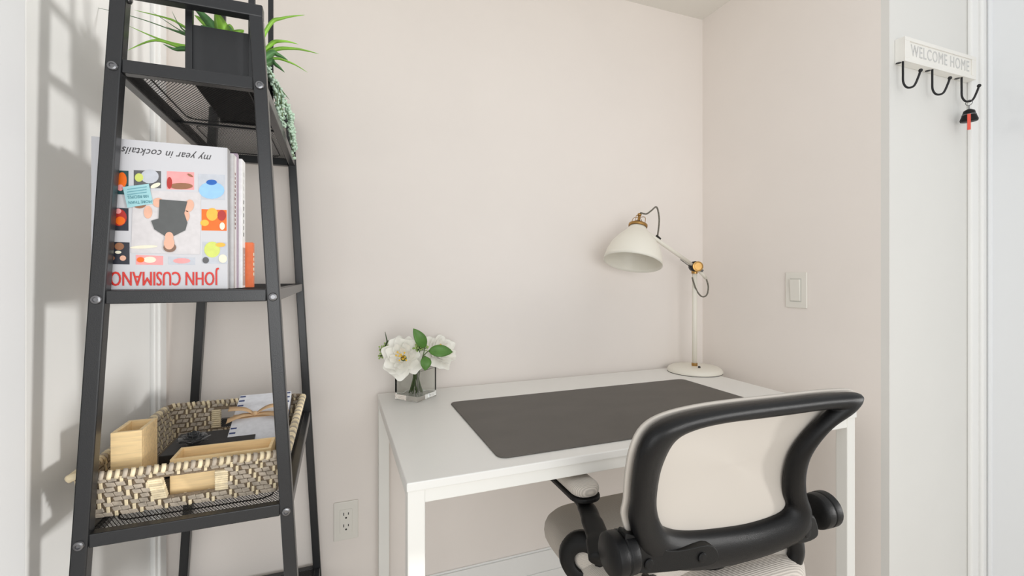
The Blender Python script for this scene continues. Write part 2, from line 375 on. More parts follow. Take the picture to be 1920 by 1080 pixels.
def blade(parent, pts, wd, m, curl=.35, n=7, name='leaf'):
    """tapering pointed leaf with a V fold along a curved path"""
    P_ = smooth_path(pts, n); b = B(); rows = []; N = len(P_)
    for i, p in enumerate(P_):
        t = (P_[min(i+1, N-1)]-P_[max(i-1, 0)]).normalized(); s = t.cross(Vector((0, 0, 1)))
        s = s.normalized() if s.length > .05 else Vector((1, 0, 0)); u = s.cross(t).normalized()
        f = i/(N-1); ww = 1.5*wd*(1-f**1.8)*(.55+.45*min(1, f*5))+.0002
        rows.append([b.verts.new(p-s*ww+u*ww*curl), b.verts.new(p-u*ww*.15), b.verts.new(p+s*ww+u*ww*curl), b.verts.new(p-u*ww*.45)])
    for A, D in zip(rows, rows[1:]):
        for k in range(4): b.faces.new((A[k], A[(k+1) % 4], D[(k+1) % 4], D[k]))
    b.faces.new(rows[0]); b.faces.new(rows[-1])
    return obj(name, b, m, parent, smooth=True)
def spiky(label, base, leaves, extra, seed):
    t = thing('spiky_plant', label, 'plant', base, None); random.seed(seed)
    for pts, wd, m in leaves: blade(t, [Vector(base)]+pts, wd, m)
    for k in range(extra):
        a = random.uniform(0, 2*math.pi); l = random.uniform(.05, .085); e = random.uniform(.5, 1.3); bs = Vector(base)
        d = Vector((math.cos(a)*math.cos(e), math.sin(a)*math.cos(e), math.sin(e)))
        blade(t, [bs, bs+d*l*.5+Vector((0, 0, .006)), bs+d*l], .0105, random.choice((BLADE, BLADE, BLADE, BLADED)), curl=.5)
    return t
sz = pz+ph-.016
pA = (-.185, .935, sz); pB = (-.18, 1.055, sz)
Lf = [([PY(348, 88, .95), PY(300, 74, .97), PY(240, 48, 1.0)], .0042, BLADE), ([PY(350, 92, .94), PY(292, 76, .93), PY(238, 95, .92)], .0042, BLADE),
      ([PY(345, 50, .96), PY(318, 36, .97), PY(252, 19, .98)], .0036, BLADE), ([PY(352, 64, .95), PY(330, 52, .97), PY(285, 22, 1.0)], .0022, BLADED),
      ([PY(352, 93, .93), PY(328, 93, .93), PY(305, 82, .93)], .0055, BLADED), ([PY(353, 62, .95), PY(335, 45, .95), PY(322, 20, .95)], .0022, BLADED),
      ([PY(354, 66, .97), PY(330, 58, .98), PY(311, 50, .99)], .003, BLADED), ([PY(300, 48, 1.0), PY(230, 26, 1.05), PY(162, 10, 1.1)], .0012, BLADED)]
Rt = [([PY(503, 52, 1.06), PY(530, 35, 1.06), PY(572, 28, 1.06)], .0055, BLADE), ([PY(505, 88, 1.06), PY(530, 78, 1.05), PY(560, 83, 1.05)], .0055, BLADE),
      ([PY(506, 99, 1.06), PY(552, 92, 1.05), PY(598, 101, 1.04)], .0055, BLADE), ([PY(508, 112, 1.08), PY(545, 118, 1.08), PY(577, 136, 1.08)], .004, BLADE),
      ([PY(506, 104, 1.06), PY(522, 104, 1.06), PY(540, 113, 1.06)], .009, BLADED), ([PY(506, 118, 1.07), PY(520, 124, 1.07), PY(534, 136, 1.07)], .009, BLADED),
      ([PY(508, 150, 1.09), PY(526, 168, 1.1), PY(543, 187, 1.1)], .004, BLADED)]
spiky('spiky green plant with long thin leaves arching towards the white door', pA, Lf, 11, 3)
spiky('spiky green plant with pointed leaves reaching out past the shelf post towards the wall', pB, Rt, 9, 5)
t = thing('trailing_succulent', 'pale sage trailing succulent spilling over the edge of the black planter', 'plant', (-.135, 1.06, sz))
random.seed(11); b = B(); bs = B()
for k in range(11):
    y0 = 1.02+.1*random.random(); st = Vector((-.15, y0, sz+.006)); ln = random.uniform(.09, .17) if k > 1 else .18
    x1 = -.126+random.uniform(0, .012); pts = [st, Vector((-.138, y0, pz+ph+.008)), Vector((x1, y0+.01, pz+ph-.02))]
    if x1 < -.11 : pts.append(Vector((x1+.004, y0+.02+.02*random.random(), max(pz+.008, pz+ph-ln*.6))))
    pts = smooth_path(pts, 6); tube(bs, pts, .001, 5)
    for p in pts[4:]:
        for q in range(2): sphere(b, p+Vector((random.uniform(-.004, .005), random.uniform(-.006, .006), random.uniform(-.004, .004))), random.uniform(.0024, .0044))
# strands hanging through beyond the side rail
for k in range(7):
    y0 = 1.08+.05*random.random(); xo = SX+ha(pz)+.0145+random.uniform(0, .006)
    pts = smooth_path([Vector((-.14, y0, sz+.02)), Vector((xo-.004, y0+.02, pz+.05)), Vector((xo, y0+.05, pz+.02)), Vector((xo+.002, y0+.09, pz-.012*random.random()*4))], 8); tube(bs, pts, .001, 5)
    for p in pts[3:]:
        for q in range(2): sphere(b, p+Vector((random.uniform(-.003, .005), random.uniform(-.006, .006), random.uniform(-.004, .004))), random.uniform(.0024, .0044))
obj('vine', bs, STEM, t); obj('bead_leaves', b, PEARL, t, smooth=True, kind='stuff')

# ------------------------------------------------------------------ books on the middle shelf
bz0 = ST[1]
def book(name, label, lo, hi, cover, spine_side='x', group='cookbooks on the middle shelf', lean=0):
    """closed hardback, thin in y, spine towards +x"""
    x0, y0, z0 = lo; x1, y1, z1 = hi; t = thing(name, label, 'book', ((x0+x1)/2, (y0+y1)/2, z0), group); c = .0024
    for ya, yb in ((y0, y0+c), (y1-c, y1)):
        b = B(); box(b, (x0, ya, z0), (x1, yb, z1)); obj('cover_board', b, cover, t, bevel=.0006)
    b = B(); box(b, (x1-c, y0+c, z0), (x1, y1-c, z1)); obj('spine', b, cover, t, bevel=.0006)
    b = B(); box(b, (x0+.003, y0+c, z0+.003), (x1-c, y1-c, z1-.003)); obj('page_block', b, PAPER, t)
    return t
BY = .8685; bx0, bx1, btop = -.349, -.171, H+.211
bk = book('cookbook', 'white cocktail book standing upside down with photo grid cover and red lettering', (bx0, BY, bz0), (bx1, BY+.02, btop), BOOKW)
def cov(px, py): return PY(px, py, BY)
def quad(poly, m, name='printed_photo', parent=bk, d=.0003, k=0):
    b = B(); prism(b, [cov(*p)+Vector((0, -d*(k+1), 0)) for p in poly], (0, d, 0)); return obj(name, b, m, parent)
def blob(parent, c, rx, ry, m, k, n=16, rot=0, d=.0002):
    b = B(); pts = []
    for i in range(n):
        a = 2*math.pi*i/n; x, y = rx*math.cos(a), ry*math.sin(a)
        pts.append(cov(c[0]+x*math.cos(rot)-y*math.sin(rot), c[1]+x*math.sin(rot)+y*math.cos(rot))+Vector((0, -.0003-d*(k+1), 0)))
    prism(b, pts, (0, d, 0)); return obj('printed_shape', b, m, parent)
def rect(x0, y0, x1, y1): return [(x0, y0), (x1, y0+(x1-x0)*.04), (x1, y1+(x1-x0)*.02), (x0, y1)]
g1, g2, g3 = flat('print_pale_grey', (190, 194, 202)), flat('print_dark_slate', (92, 92, 94)), flat('print_navy_black', (46, 48, 58))
O1, O2, P1, R1, Yw, Bl, Bd, Cr, Sk, Tl, Br = (flat('print_orange', (238, 110, 30)), flat('print_amber', (248, 182, 70)), flat('print_pink', (240, 160, 160)), flat('print_red', (176, 50, 44)), flat('print_lime', (206, 216, 110)),
    flat('print_sky', (150, 196, 236)), flat('print_blue', (30, 96, 180)), flat('print_cream', (232, 226, 204)), flat('print_skin', (226, 176, 152)), flat('print_teal', (40, 76, 80)), flat('print_brown', (150, 104, 76)))
q = quad(rect(205, 319, 241, 364), Tl); blob(q, (229, 338), 9, 15, O1, 1); blob(q, (226, 352), 6, 6, P1, 2)
q = quad(rect(251, 319, 302, 352), g2); blob(q, (281, 331), 17, 13, g1, 1); blob(q, (261, 333), 8, 8, Yw, 2); blob(q, (292, 348), 10, 4, Cr, 3, rot=-.4)
q = quad(rect(313, 321, 364, 355), P1); blob(q, (340, 349), 22, 6, Br, 1); blob(q, (318, 343), 5, 11, R1, 2); blob(q, (357, 329), 6, 2, Br, 3, rot=.5)
q = quad(rect(372, 326, 422, 374), g1); blob(q, (397, 357), 24, 16, Bl, 1); blob(q, (397, 342), 10, 5, Bd, 2)
q = quad(rect(202, 389, 241, 432), g3); blob(q, (224, 408), 14, 16, R1, 1); blob(q, (226, 414), 9, 8, O1, 2); blob(q, (222, 396), 6, 5, P1, 3)
q = quad(rect(378, 392, 425, 432), O1); blob(q, (398, 402), 11, 12, O2, 1); blob(q, (384, 418), 8, 6, O2, 2); blob(q, (416, 404), 8, 10, R1, 3); blob(q, (417, 424), 5, 7, Cr, 4)
q = quad(rect(202, 453, 243, 495), g3); blob(q, (224, 462), 9, 7, Br, 1); blob(q, (222, 473), 6, 3, Cr, 2); blob(q, (231, 484), 6, 5, Sk, 3); blob(q, (211, 484), 5, 4, Br, 4)
q = quad(rect(380, 453, 427, 494), g1); blob(q, (398, 468), 15, 15, Yw, 1); blob(q, (418, 485), 8, 8, Cr, 2); blob(q, (386, 488), 6, 6, g2, 3); blob(q, (414, 459), 9, 4, O2, 4)
q = quad(rect(255, 478, 306, 496), P1); blob(q, (281, 487), 12, 6, Cr, 1); blob(q, (264, 487), 7, 5, O1, 2)
q = quad(rect(316, 481, 366, 496), g1); blob(q, (341, 489), 16, 5, P1, 1)
ctr = quad([(250, 356), (377, 361), (375, 477), (246, 474)], flat('print_white', (208, 204, 205)), 'centre_photo', k=1)
blob(ctr, (270, 463), 26, 3, Cr, 3, rot=-.05); blob(ctr, (262, 382), 13, 9, Br, 3); blob(ctr, (278, 398), 8, 12, Sk, 4); blob(ctr, (297, 380), 10, 9, Sk, 4); blob(ctr, (355, 386), 9, 12, Sk, 4, rot=.3); blob(ctr, (350, 405), 6, 10, Sk, 4)
b = B(); prism(b, [cov(*p)+Vector((0, -.0018, 0)) for p in ((300, 374), (352, 378), (346, 400), (352, 418), (348, 432), (328, 442), (312, 444), (290, 430), (284, 414), (298, 410))], (0, .0002, 0)); obj('printed_shirt', b, flat('print_charcoal', (88, 90, 90)), ctr)
blob(ctr, (318, 444), 8, 9, Sk, 8); blob(ctr, (319, 464), 12, 9, flat('print_hair', (128, 100, 84)), 8); blob(ctr, (318, 456), 10, 12, Sk, 9)
stk = quad([(231, 351), (280, 345), (288, 382), (240, 390)], flat('print_aqua', (158, 204, 210)), 'sticker', k=6)
def covmat(px, py, k, ang=0):
    """upside-down print on the cover facing -y"""
    o = cov(px, py)+Vector((0, -.0004-.0003*k, 0))
    return Matrix.Translation(o) @ Matrix.Rotation(math.pi/2, 4, 'X') @ Matrix.Rotation(math.pi+ang, 4, 'Z')
RED = flat('print_title_red', (214, 56, 48)); INK = flat('print_ink', (60, 58, 60)); TXT = flat('print_teal_ink', (56, 120, 132))
for k_ in (-1, 0, 1): lettering('JOHN CUSIMANO', .021, RED, bk, covmat(311+k_*.7, 521, k_+1), sx=.84, sy=1.5)
lettering('my year in cocktails', .0148, INK, bk, covmat(316, 289, 0, -.02), sx=.94, sy=1.1, shear=.35, spacing=1.05)
lettering('MORE THAN', .0052, TXT, stk, covmat(264, 379, 8, .13), sy=1.2); lettering('100 RECIPES', .0052, TXT, stk, covmat(261, 369, 8, .13), sy=1.2)
for k_, yy in enumerate((353, 358, 363)):
    q = quad([(240, yy+2), (276, yy-3), (276, yy-1.6), (240, yy+3.4)], flat('print_teal_line', (104, 160, 172)), 'small_print', parent=stk, k=8)
# books behind it
b2 = book('cookbook', 'tall white book with small lettering on its spine behind the cocktail book', (-.352, BY+.021, bz0), (-.166, BY+.045, btop-.004), flat('book_white', (232, 230, 230)))
b3 = book('cookbook', 'slim book with purple top edge squeezed between the white books', (-.350, BY+.046, bz0), (-.165, BY+.058, btop+.003), flat('book_mauve', (168, 150, 166)))
b4 = book('cookbook', 'thick white hardback with grey block on its spine', (-.346, BY+.059, bz0), (-.160, BY+.087, btop-.003), flat('book_bright_white', (240, 240, 240)))
b5 = book('cookbook', 'small orange book standing behind the white hardback', (-.31, BY+.088, bz0), (-.148, BY+.106, bz0+.083), flat('book_orange', (222, 108, 54)))
def spine_marks(bkx, x, yc, z0, z1, n, m, hw, frac=.6):
    random.seed(n)
    for i in range(n):
        z = z0+(z1-z0)*(i+.5)/n; h = (z1-z0)/n*frac/2
        b = B(); box(b, (x, yc-hw*random.uniform(.5, 1), z-h), (x+.0003, yc+hw*random.uniform(.5, 1), z+h)); obj('spine_print', b, m, bkx)
spine_marks(b2, -.166, BY+.033, bz0+.10, bz0+.2, 14, flat('print_wine', (120, 70, 70)), .0035)
spine_marks(b4, -.160, BY+.073, bz0+.09, bz0+.16, 6, INK, .003); spine_marks(b4, -.160, BY+.073, bz0+.16, bz0+.21, 4, flat('print_light_grey', (206, 206, 206)), .006)
b = B(); box(b, (-.160, BY+.064, bz0+.004), (-.1596, BY+.085, bz0+.072)); gb = obj('spine_block', b, flat('print_mid_grey', (168, 166, 164)), b4)
spine_marks(b4, -.1596, BY+.075, bz0+.02, bz0+.062, 7, BOOKW, .006); spine_marks(b5, -.148, BY+.097, bz0+.02, bz0+.066, 5, Cr, .005)

# ------------------------------------------------------------------ basket on the lower shelf
kz = ST[2]; KH = .073
BR0 = (-.350, .90, -.102, 1.238); BR1 = (-.368, .869, -.084, 1.272); rimz = kz+KH
bas = thing('wicker_basket', 'grey and cream woven wicker tray basket with handle holes on the lower shelf', 'basket', (SX, 1.07, kz))
b = B(); box(b, (BR0[0], BR0[1], kz), (BR0[2], BR0[3], kz+.008)); obj('base', b, mat('basket_floor', (126, 114, 98), .85, noise=.35, nscale=260, bump=.6, bscale=400), bas)
def corner(k, f):
    i = ((0, 1), (2, 1), (2, 3), (0, 3))[k]; lo = Vector((BR0[i[0]], BR0[i[1]], kz)); hi = Vector((BR1[i[0]], BR1[i[1]], rimz)); return lo.lerp(hi, f)
wraps = []
for s in range(4):
    handle = s in (0, 2)
    A0, B0, A1, B1 = corner(s, 0), corner((s+1) % 4, 0), corner(s, 1), corner((s+1) % 4, 1)
    def pt(u, v): return A0.lerp(B0, u).lerp(A1.lerp(B1, u), v)
    nrm = (B0-A0).cross(A1-A0).normalized(); ctr_ = Vector((SX, 1.07, kz+.04))
    if nrm.dot(pt(.5, .5)-ctr_) < 0: nrm = -nrm
    L = (B0-A0).length; nu = int(L/.0105); nv = 8
    hu0, hu1, hv0, hv1 = .36, .64, .28, .80
    core = B()
    rects = [(0, hu0, 0, 1), (hu1, 1, 0, 1), (hu0, hu1, 0, hv0), (hu0, hu1, hv1, 1)] if handle else [(0, 1, 0, 1)]
    for u0, u1, v0, v1 in rects: prism(core, [pt(u0, v0)-nrm*.0015, pt(u1, v0)-nrm*.0015, pt(u1, v1)-nrm*.0015, pt(u0, v1)-nrm*.0015], nrm*.0025)
    side = obj('side_panel', core, WICKD, bas)
    wg, wc = B(), B()
    for inner in (1, -1):
        for j in range(nv):
            v = (j+.5)/nv
            for i in range(nu+1):
                u = (i+.5+(j % 3)*.33-.33)/nu
                if u > .995 or u < .005: continue
                if handle and hu0-.05 < u < hu1+.05 and hv0-.02 < v < hv1+.04: continue
                c = pt(u, v)+nrm*inner*.003; du = (B0-A0).normalized()*(L/nu); dv = (A1-A0).normalized()*(KH/nv)
                if (i+j) % 3 == 2: obox(wc, c+nrm*inner*.0008, (dv*.62+du*.16), du*.2, nrm*.0014)
                else: obox(wg, c, du*.5+dv*.06*(1 if j % 2 else -1), dv*.43, nrm*.0016)
    obj('weave', wg, WICK, side, kind='stuff', bevel=.0006, seg=1); obj('cream_weave', wc, WICKC, side, kind='stuff', bevel=.0006, seg=1)
    if handle:
        for uu in (hu0-.025, hu1+.025):
            for k in range(9):
                b = B(); v = hv0+(hv1-hv0)*(k+.5)/9; c = pt(uu, v); du = (B0-A0).normalized()
                obox(b, c, du*.0095, (A1-A0).normalized()*.0021, nrm*.0052); obj('handle_wrap', b, WICKC, side, bevel=.001, seg=1)
# rim: core plus individual wraps
ring = [corner(k, 1) for k in range(4)]
b = B(); tube(b, [p+Vector((0, 0, .001)) for p in [Vector((x, y, rimz)) for x, y in rrect(BR1[0], BR1[1], BR1[2], BR1[3], .014, 5)]], .0055, 8, True); obj('rim_core', b, WICKD, bas, smooth=True)
path = [Vector((x, y, rimz+.001)) for x, y in rrect(BR1[0], BR1[1], BR1[2], BR1[3], .014, 5)]; path.append(path[0])
wb = B(); tube(wb, [(-.0028, 0, .0068*math.sin(a)*0) for a in (0,)]+[(.0028, 0, 0)], .0074, 10); wm = None
step = .0098; acc = 0; wn = 0
for p, q_ in zip(path, path[1:]):
    d = (q_-p); l = d.length; t_ = step-acc if acc else 0
    while t_ < l:
        c = p+d*(t_/l); ang = math.atan2(d.y, d.x)
        if wm is None:
            bmesh.ops.translate(wb, verts=wb.verts, vec=Vector(ROOT[bas.name])); wm = obj('rim_wrap', wb, WICKC, bas, smooth=True); wo = wm
        else: wo = inst(wm, bas)
        wo.location = c-Vector(ROOT[bas.name]); wo.rotation_euler = (0, .18, ang+.32)
        if wn % 3 == 1: wo.material_slots[0].link = 'OBJECT'; wo.material_slots[0].material = WICK
        acc = l-t_; t_ += step; wn += 1
for x, y in ((BR1[0], BR1[1]),):
    b = B(); tube(b, smooth_path([(x+.004, y+.004, rimz+.004), (x-.006, y+.001, rimz+.003), (x-.011, y+.008, rimz-.001), (x-.004, y+.03, rimz+.004)], 5), .006, 8, flat=(1, .5)); obj('corner_wrap', b, WICKC, bas, smooth=True)
# bamboo boxes
fz = kz+.0085
def open_box(name, label, lo, hi, th, m, grp=None):
    x0, y0, z0 = lo; x1, y1, z1 = hi; t = thing(name, label, 'box', ((x0+x1)/2, (y0+y1)/2, z0), grp)
    b = B(); box(b, (x0, y0, z0), (x1, y1, z0+th)); obj('bottom_board', b, m, t)
    for a, c in (((x0, y0, z0+th), (x1, y0+th, z1)), ((x0, y1-th, z0+th), (x1, y1, z1)), ((x0, y0+th, z0+th), (x0+th, y1-th, z1)), ((x1-th, y0+th, z0+th), (x1, y1-th, z1))):
        b = B(); box(b, a, c); obj('side_board', b, m, t, bevel=.0008)
    return t
open_box('bamboo_box', 'tall open bamboo box standing in the corner of the wicker basket', (-.341, .909, fz), (-.300, .979, fz+.118), .006, BAMBX)
open_box('bamboo_box', 'low long open bamboo box behind the handle hole of the wicker basket', (-.262, .909, fz), (-.112, .968, fz+.064), .005, BAMBX)
# black gift box with a fabric rose
b = B(); box(b, (-.305, 1.000, fz), (-.16, 1.125, fz+.042)); o = obj('gift_box', b, BLKCARD, base=(-.23, 1.06, fz), bevel=.001); tag(o, 'flat black gift box lying in the wicker basket under a rose', 'box')
rc = Vector((-.262, 1.045, fz+.0425)); rose = thing('fabric_rose', 'black fabric rose sitting on the flat black gift box', 'flower', rc)
ROSE = mat('black_satin', (40, 42, 44), .4, sheen=.4)
b = B(); lathe(b, [(.006, 0), (.012, .002), (.014, .008), (.006, .012), (0, .013)], rc, seg=14); obj('calyx', b, ROSE, rose, smooth=True)
random.seed(4)
for ringi, (n, r, hgt, tilt) in enumerate(((6, .026, .011, .9), (5, .019, .015, .55), (4, .012, .018, .3), (3, .006, .02, .12))):
    for k in range(n):
        a0 = 2*math.pi*k/n+ringi*.5; b = B(); rows = []
        for i in range(5):
            v = i/4; row = []
            for j in range(7):
                u = (j/6-.5); a = a0+u*(2*math.pi/n)*1.35; rr = .004+(r-.004)*(v**.7)+.002*v*math.sin(7*u+k)
                row.append(b.verts.new(rc+Vector((rr*math.cos(a), rr*math.sin(a), .006+hgt*(v*(1-.35*tilt*v)) - .004*v*abs(2*u)**2))))
            rows.append(row)
        for A, D in zip(rows, rows[1:]):
            for j in range(6): b.faces.new((A[j], A[j+1], D[j+1], D[j]))
        obj('petal', b, ROSE, rose, smooth=True, solid=.0006)
# note cards tied with a ribbon
cO = Vector((-.158, 1.165, fz)); nc = thing('note_cards', 'white note cards with blue dashes tied with a tan ribbon bow', 'stationery', cO)
u = Vector((1, .03, 0)).normalized(); vdir = Vector((0, .88, .36)).normalized(); n_ = u.cross(vdir).normalized()
cc = Vector((-.158, 1.130, fz+.060))
b = B(); obox(b, cc, u*.053, vdir*.078, n_*.006); obj('card_stack', b, flat('card_white', (234, 236, 242)), nc, bevel=.0008)
b = B(); obox(b, cc-n_*.0066, u*.054, vdir*.079, n_*.0006); obj('backing_card', b, flat('card_navy', (70, 76, 96)), nc)
NV = flat('card_blue', (58, 74, 122))
for su in (-1, 1):
    for kk in (-.85, -.66, -.47, .5, .72, .92):
        b = B(); obox(b, cc+n_*.0062+u*su*.046+vdir*.078*kk, u*.0055, vdir*.0022, n_*.0002); obj('blue_dash', b, NV, nc)
# prop the cards on a grey card box
b = B(); obox(b, cc+n_*.0066, u*.0535, vdir*.007, n_*.0006); obj('ribbon_band', b, RAFF, nc)
def ribbon(pts, w0, w1, wv):
    b = B(); P_ = smooth_path(pts, 6); N = len(P_); prev = None
    for i, p in enumerate(P_):
        f = i/(N-1); hw = (w0+(w1-w0)*f)/2; a, c = b.verts.new(p-wv*hw), b.verts.new(p+wv*hw)
        if prev: b.faces.new((prev[0], prev[1], c, a))
        prev = (a, c)
    return b
kn = cc+n_*.009-u*.012
for sgn, ln in ((-1, .052), (1, .058)):
    obj('bow_loop', ribbon([kn, kn+u*sgn*ln*.4+n_*.012+vdir*.006, kn+u*sgn*ln+n_*.008+vdir*.016], .008, .016, vdir), RAFF, nc, smooth=True, solid=.0006)
    obj('bow_tail', ribbon([kn, kn+u*sgn*ln*.45+n_*.006-vdir*.008, kn+u*sgn*ln*.95+n_*.003-vdir*.018], .008, .018, vdir), RAFF, nc, smooth=True, solid=.0006)
b = B(); sphere(b, kn+n_*.002, .0055, 2); obj('bow_knot', b, RAFF, nc, smooth=True)
b = B(); box(b, (-.206, 1.145, fz), (-.116, 1.215, fz+.036)); o = obj('card_box', b, mat('grey_card', (120, 112, 102), .8, noise=.2, nscale=120), base=(-.15, 1.18, fz), bevel=.001); tag(o, 'grey card box under the ribbon tied note cards', 'box')

# ------------------------------------------------------------------ glass vase and flowers
vc = Vector((.2095, 1.329, DZ)); va = math.atan2(.054, .0613); hs = .0415; vh = .084
vase = thing('glass_vase', 'square clear glass vase holding white flowers on the white desk', 'vase', vc)
q = Matrix.Rotation(va, 4, 'Z')
def vb(b, lo, hi):
    vs = box(b, lo, hi)
    for v in vs: v.co = vc+(q @ v.co)
b = B(); w2 = hs-.004
o4 = [(-hs, -hs), (hs, -hs), (hs, hs), (-hs, hs)]; i4 = [(-w2, -w2), (w2, -w2), (w2, w2), (-w2, w2)]
mk = lambda P2, z: [b.verts.new(vc+q @ Vector((x, y, z))) for x, y in P2]
o0, o1, i1, i0 = mk(o4, .0006), mk(o4, vh), mk(i4, vh), mk(i4, .014)
b.faces.new(o0[::-1]); b.faces.new(i0)
for k in range(4):
    k2 = (k+1) % 4; b.faces.new((o0[k], o0[k2], o1[k2], o1[k])); b.faces.new((o1[k], o1[k2], i1[k2], i1[k])); b.faces.new((i1[k], i1[k2], i0[k2], i0[k]))
obj('glass', b, GLASS, vase, bevel=.0006)
def petal(t, c, axis, a0, r, hgt, span, m, cup=.5, ruf=.05, seed=0, solid=.0005):
    """cupped ruffled petal growing from c around axis"""
    ax = Vector(axis).normalized(); qq = Vector((0, 0, 1)).rotation_difference(ax); random.seed(seed); ph_ = random.uniform(0, 6)
    b = B(); rows = []; NI, NJ = 7, 9
    for i in range(NI):
        v = i/(NI-1); row = []
        for j in range(NJ):
            s = j/(NJ-1)-.5; prof = math.sin(math.pi*min(1, .12+.62*v))**.8; a = a0+s*span*prof
            edge = v*(1-.25*(2*s)**2*v)
            rr = r*(edge**.85)*(1-.18*cup*edge)+r*ruf*v*v*math.sin(11*s+ph_); hh = hgt*(edge**(1.0+cup))+r*ruf*v*v*math.cos(9*s+ph_)
            row.append(b.verts.new(c+qq @ Vector((rr*math.cos(a), rr*math.sin(a), hh))))
        rows.append(row)
    for A, D in zip(rows, rows[1:]):
        for j in range(NJ-1): b.faces.new((A[j], A[j+1], D[j+1], D[j]))
    return obj('petal', b, m, t, smooth=True, solid=solid, subsurf=1)
def peony(label, c, axis, R, seed, stem_to, yellow):
    c = Vector(c); t = thing('peony', label, 'flower', stem_to); k = seed*100
    for n, rf, hf, sp, cup in ((7, 1.0, .18, 1.25, .3), (7, .86, .48, 1.2, .6), (6, .66, .62, 1.2, .9), (5, .42, .62, 1.3, 1.2)):
        for i in range(n):
            k += 1; random.seed(k); petal(t, c, axis, 2*math.pi*i/n+.5*n+random.uniform(-.15, .15), R*rf*random.uniform(.92, 1.06), R*hf*random.uniform(.9, 1.12), sp, PETAL, cup, .06, k)
    ax = Vector(axis).normalized()
    b = B(); random.seed(seed)
    for i in range(9 if yellow else 3):
        d = (ax+Vector((random.uniform(-.35, .35), random.uniform(-.35, .35), random.uniform(-.35, .35)))).normalized()
        tube(b, [c+ax*R*.2, c+d*R*.6], .0009, 5); sphere(b, c+d*R*.6, .0026)
    obj('stamens', b, STAM, t, smooth=True)
    b = B(); lathe(b, [(.004, -.012), (.009, -.004), (.008, .004), (0, .006)], c, ax, 10); obj('calyx', b, STEM, t, smooth=True)
    b = B(); st = Vector(stem_to); tube(b, smooth_path([c-ax*.008, Vector((vc.x+(c.x-vc.x)*.12, vc.y+(c.y-vc.y)*.12, DZ+.075)), st], 6), .0022, 7); obj('stem', b, STEM, t, smooth=True)
    return t
peony('large open white peony with yellow stamens leaning over the vase rim', PY(757, 672, 1.258), (-.22, -.85, .36), .065, 1, (vc.x+.012, vc.y-.006, DZ+.0155), True)
peony('white peony behind the oval green leaves in the vase', PY(822, 662, 1.374), (.3, -.7, .45), .062, 2, (vc.x-.012, vc.y+.006, DZ+.0155), False)
def oval_leaf(t, base, tip, wd, facing, bend=.006):
    base, tip = Vector(base), Vector(tip); d = tip-base; f = Vector(facing).normalized(); s = d.cross(f).normalized(); u_ = s.cross(d).normalized()
    if u_.dot(f) < 0: u_ = -u_
    b = B(); rows = []; N = 11
    for i in range(N):
        v = i/(N-1); ww = wd*(math.sin(math.pi*v**.85))**.75 if 0 < v < 1 else .0003; p = base+d*v+u_*bend*math.sin(math.pi*v)
        rows.append([b.verts.new(p+s*ww*x+u_*abs(x)*ww*.22) for x in (-1, -.5, 0, .5, 1)])
    for A, D in zip(rows, rows[1:]):
        for j in range(4): b.faces.new((A[j], A[j+1], D[j+1], D[j]))
    return obj('leaf', b, LEAF, t, smooth=True, solid=.0007)
ly = 1.212
t = thing('leaf_sprig', 'sprig of three oval dark green leaves between the white peonies', 'foliage', (vc.x, vc.y-.012, DZ+.0155))
hub = PY(793, 668, ly)
oval_leaf(t, PY(797, 652, ly), PY(775, 616, ly-.004), .0155, (0, -1, .2)); oval_leaf(t, PY(803, 658, ly), PY(849, 660, ly-.006), .0165, (.1, -1, .35)); oval_leaf(t, PY(798, 668, ly), PY(797, 695, ly-.01), .0145, (0, -1, .2))
b = B()
for e in (PY(797, 652, ly), PY(803, 658, ly), PY(798, 668, ly)): tube(b, [hub, e], .0014, 6)
tube(b, smooth_path([hub, Vector((vc.x+.002, vc.y-.05, DZ+.092)), Vector((vc.x+.002, vc.y-.03, DZ+.07)), Vector((vc.x, vc.y-.012, DZ+.0155))], 6), .0018, 7); obj('stem', b, STEM, t, smooth=True)
def berries(label, centre, n, spread, foot, twigs):
    t = thing('berry_sprig', label, 'foliage', foot, 'small green filler sprigs in the vase'); c = Vector(centre); random.seed(n); b, s = B(), B()
    for i in range(n):
        p = c+Vector([random.gauss(0, k) for k in spread]); sphere(b, p, random.uniform(.002, .0036)); tube(s, [c+Vector((0, 0, -.008)), p], .0006, 4)
    for tw in twigs: tube(s, [c]+tw, [.0018]+[.0022]*(len(tw)-1)+[.0006], 5)
    tube(s, smooth_path([c+Vector((0, 0, -.008)), Vector((vc.x+(c.x-vc.x)*.1, vc.y+.01, DZ+.082)), Vector(foot)], 6), .0013, 6)
    obj('berry_cluster', b, BERRY, t, smooth=True, kind='stuff'); obj('twigs', s, mat('dark_twig', (64, 84, 48), .6), t, smooth=True)
berries('sprig of tiny green berries with a pointed twig outside the large peony', PY(718, 659, 1.285), 60, (.007, .006, .009), (vc.x+.01, vc.y+.012, DZ+.0155), [[PY(726, 640, 1.30), PY(722, 622, 1.30)], [PY(727, 640, 1.30), PY(735, 637, 1.30), PY(743, 636, 1.30)]])
berries('sprig of tiny green berries tucked at the base of the upright oval leaf', PY(787, 652, 1.222), 50, (.009, .004, .006), (vc.x-.006, vc.y+.012, DZ+.0155), [])
t = thing('filler_stem', 'bundle of thin bare stems standing inside the square glass vase', 'foliage', (vc.x, vc.y, DZ+.0155)); b = B(); random.seed(21)
for i in range(9):
    a = 2*math.pi*i/9; r_ = .016+.006*random.random(); tube(b, smooth_path([(vc.x+r_*math.cos(a), vc.y+r_*math.sin(a), DZ+.016), (vc.x+.006*math.cos(a+.4), vc.y+.006*math.sin(a+.4), DZ+.06), (vc.x+.012*math.cos(a+1), vc.y+.012*math.sin(a+1), DZ+.10)], 5), .0016, 6)
obj('stems', b, STEM, t, smooth=True)

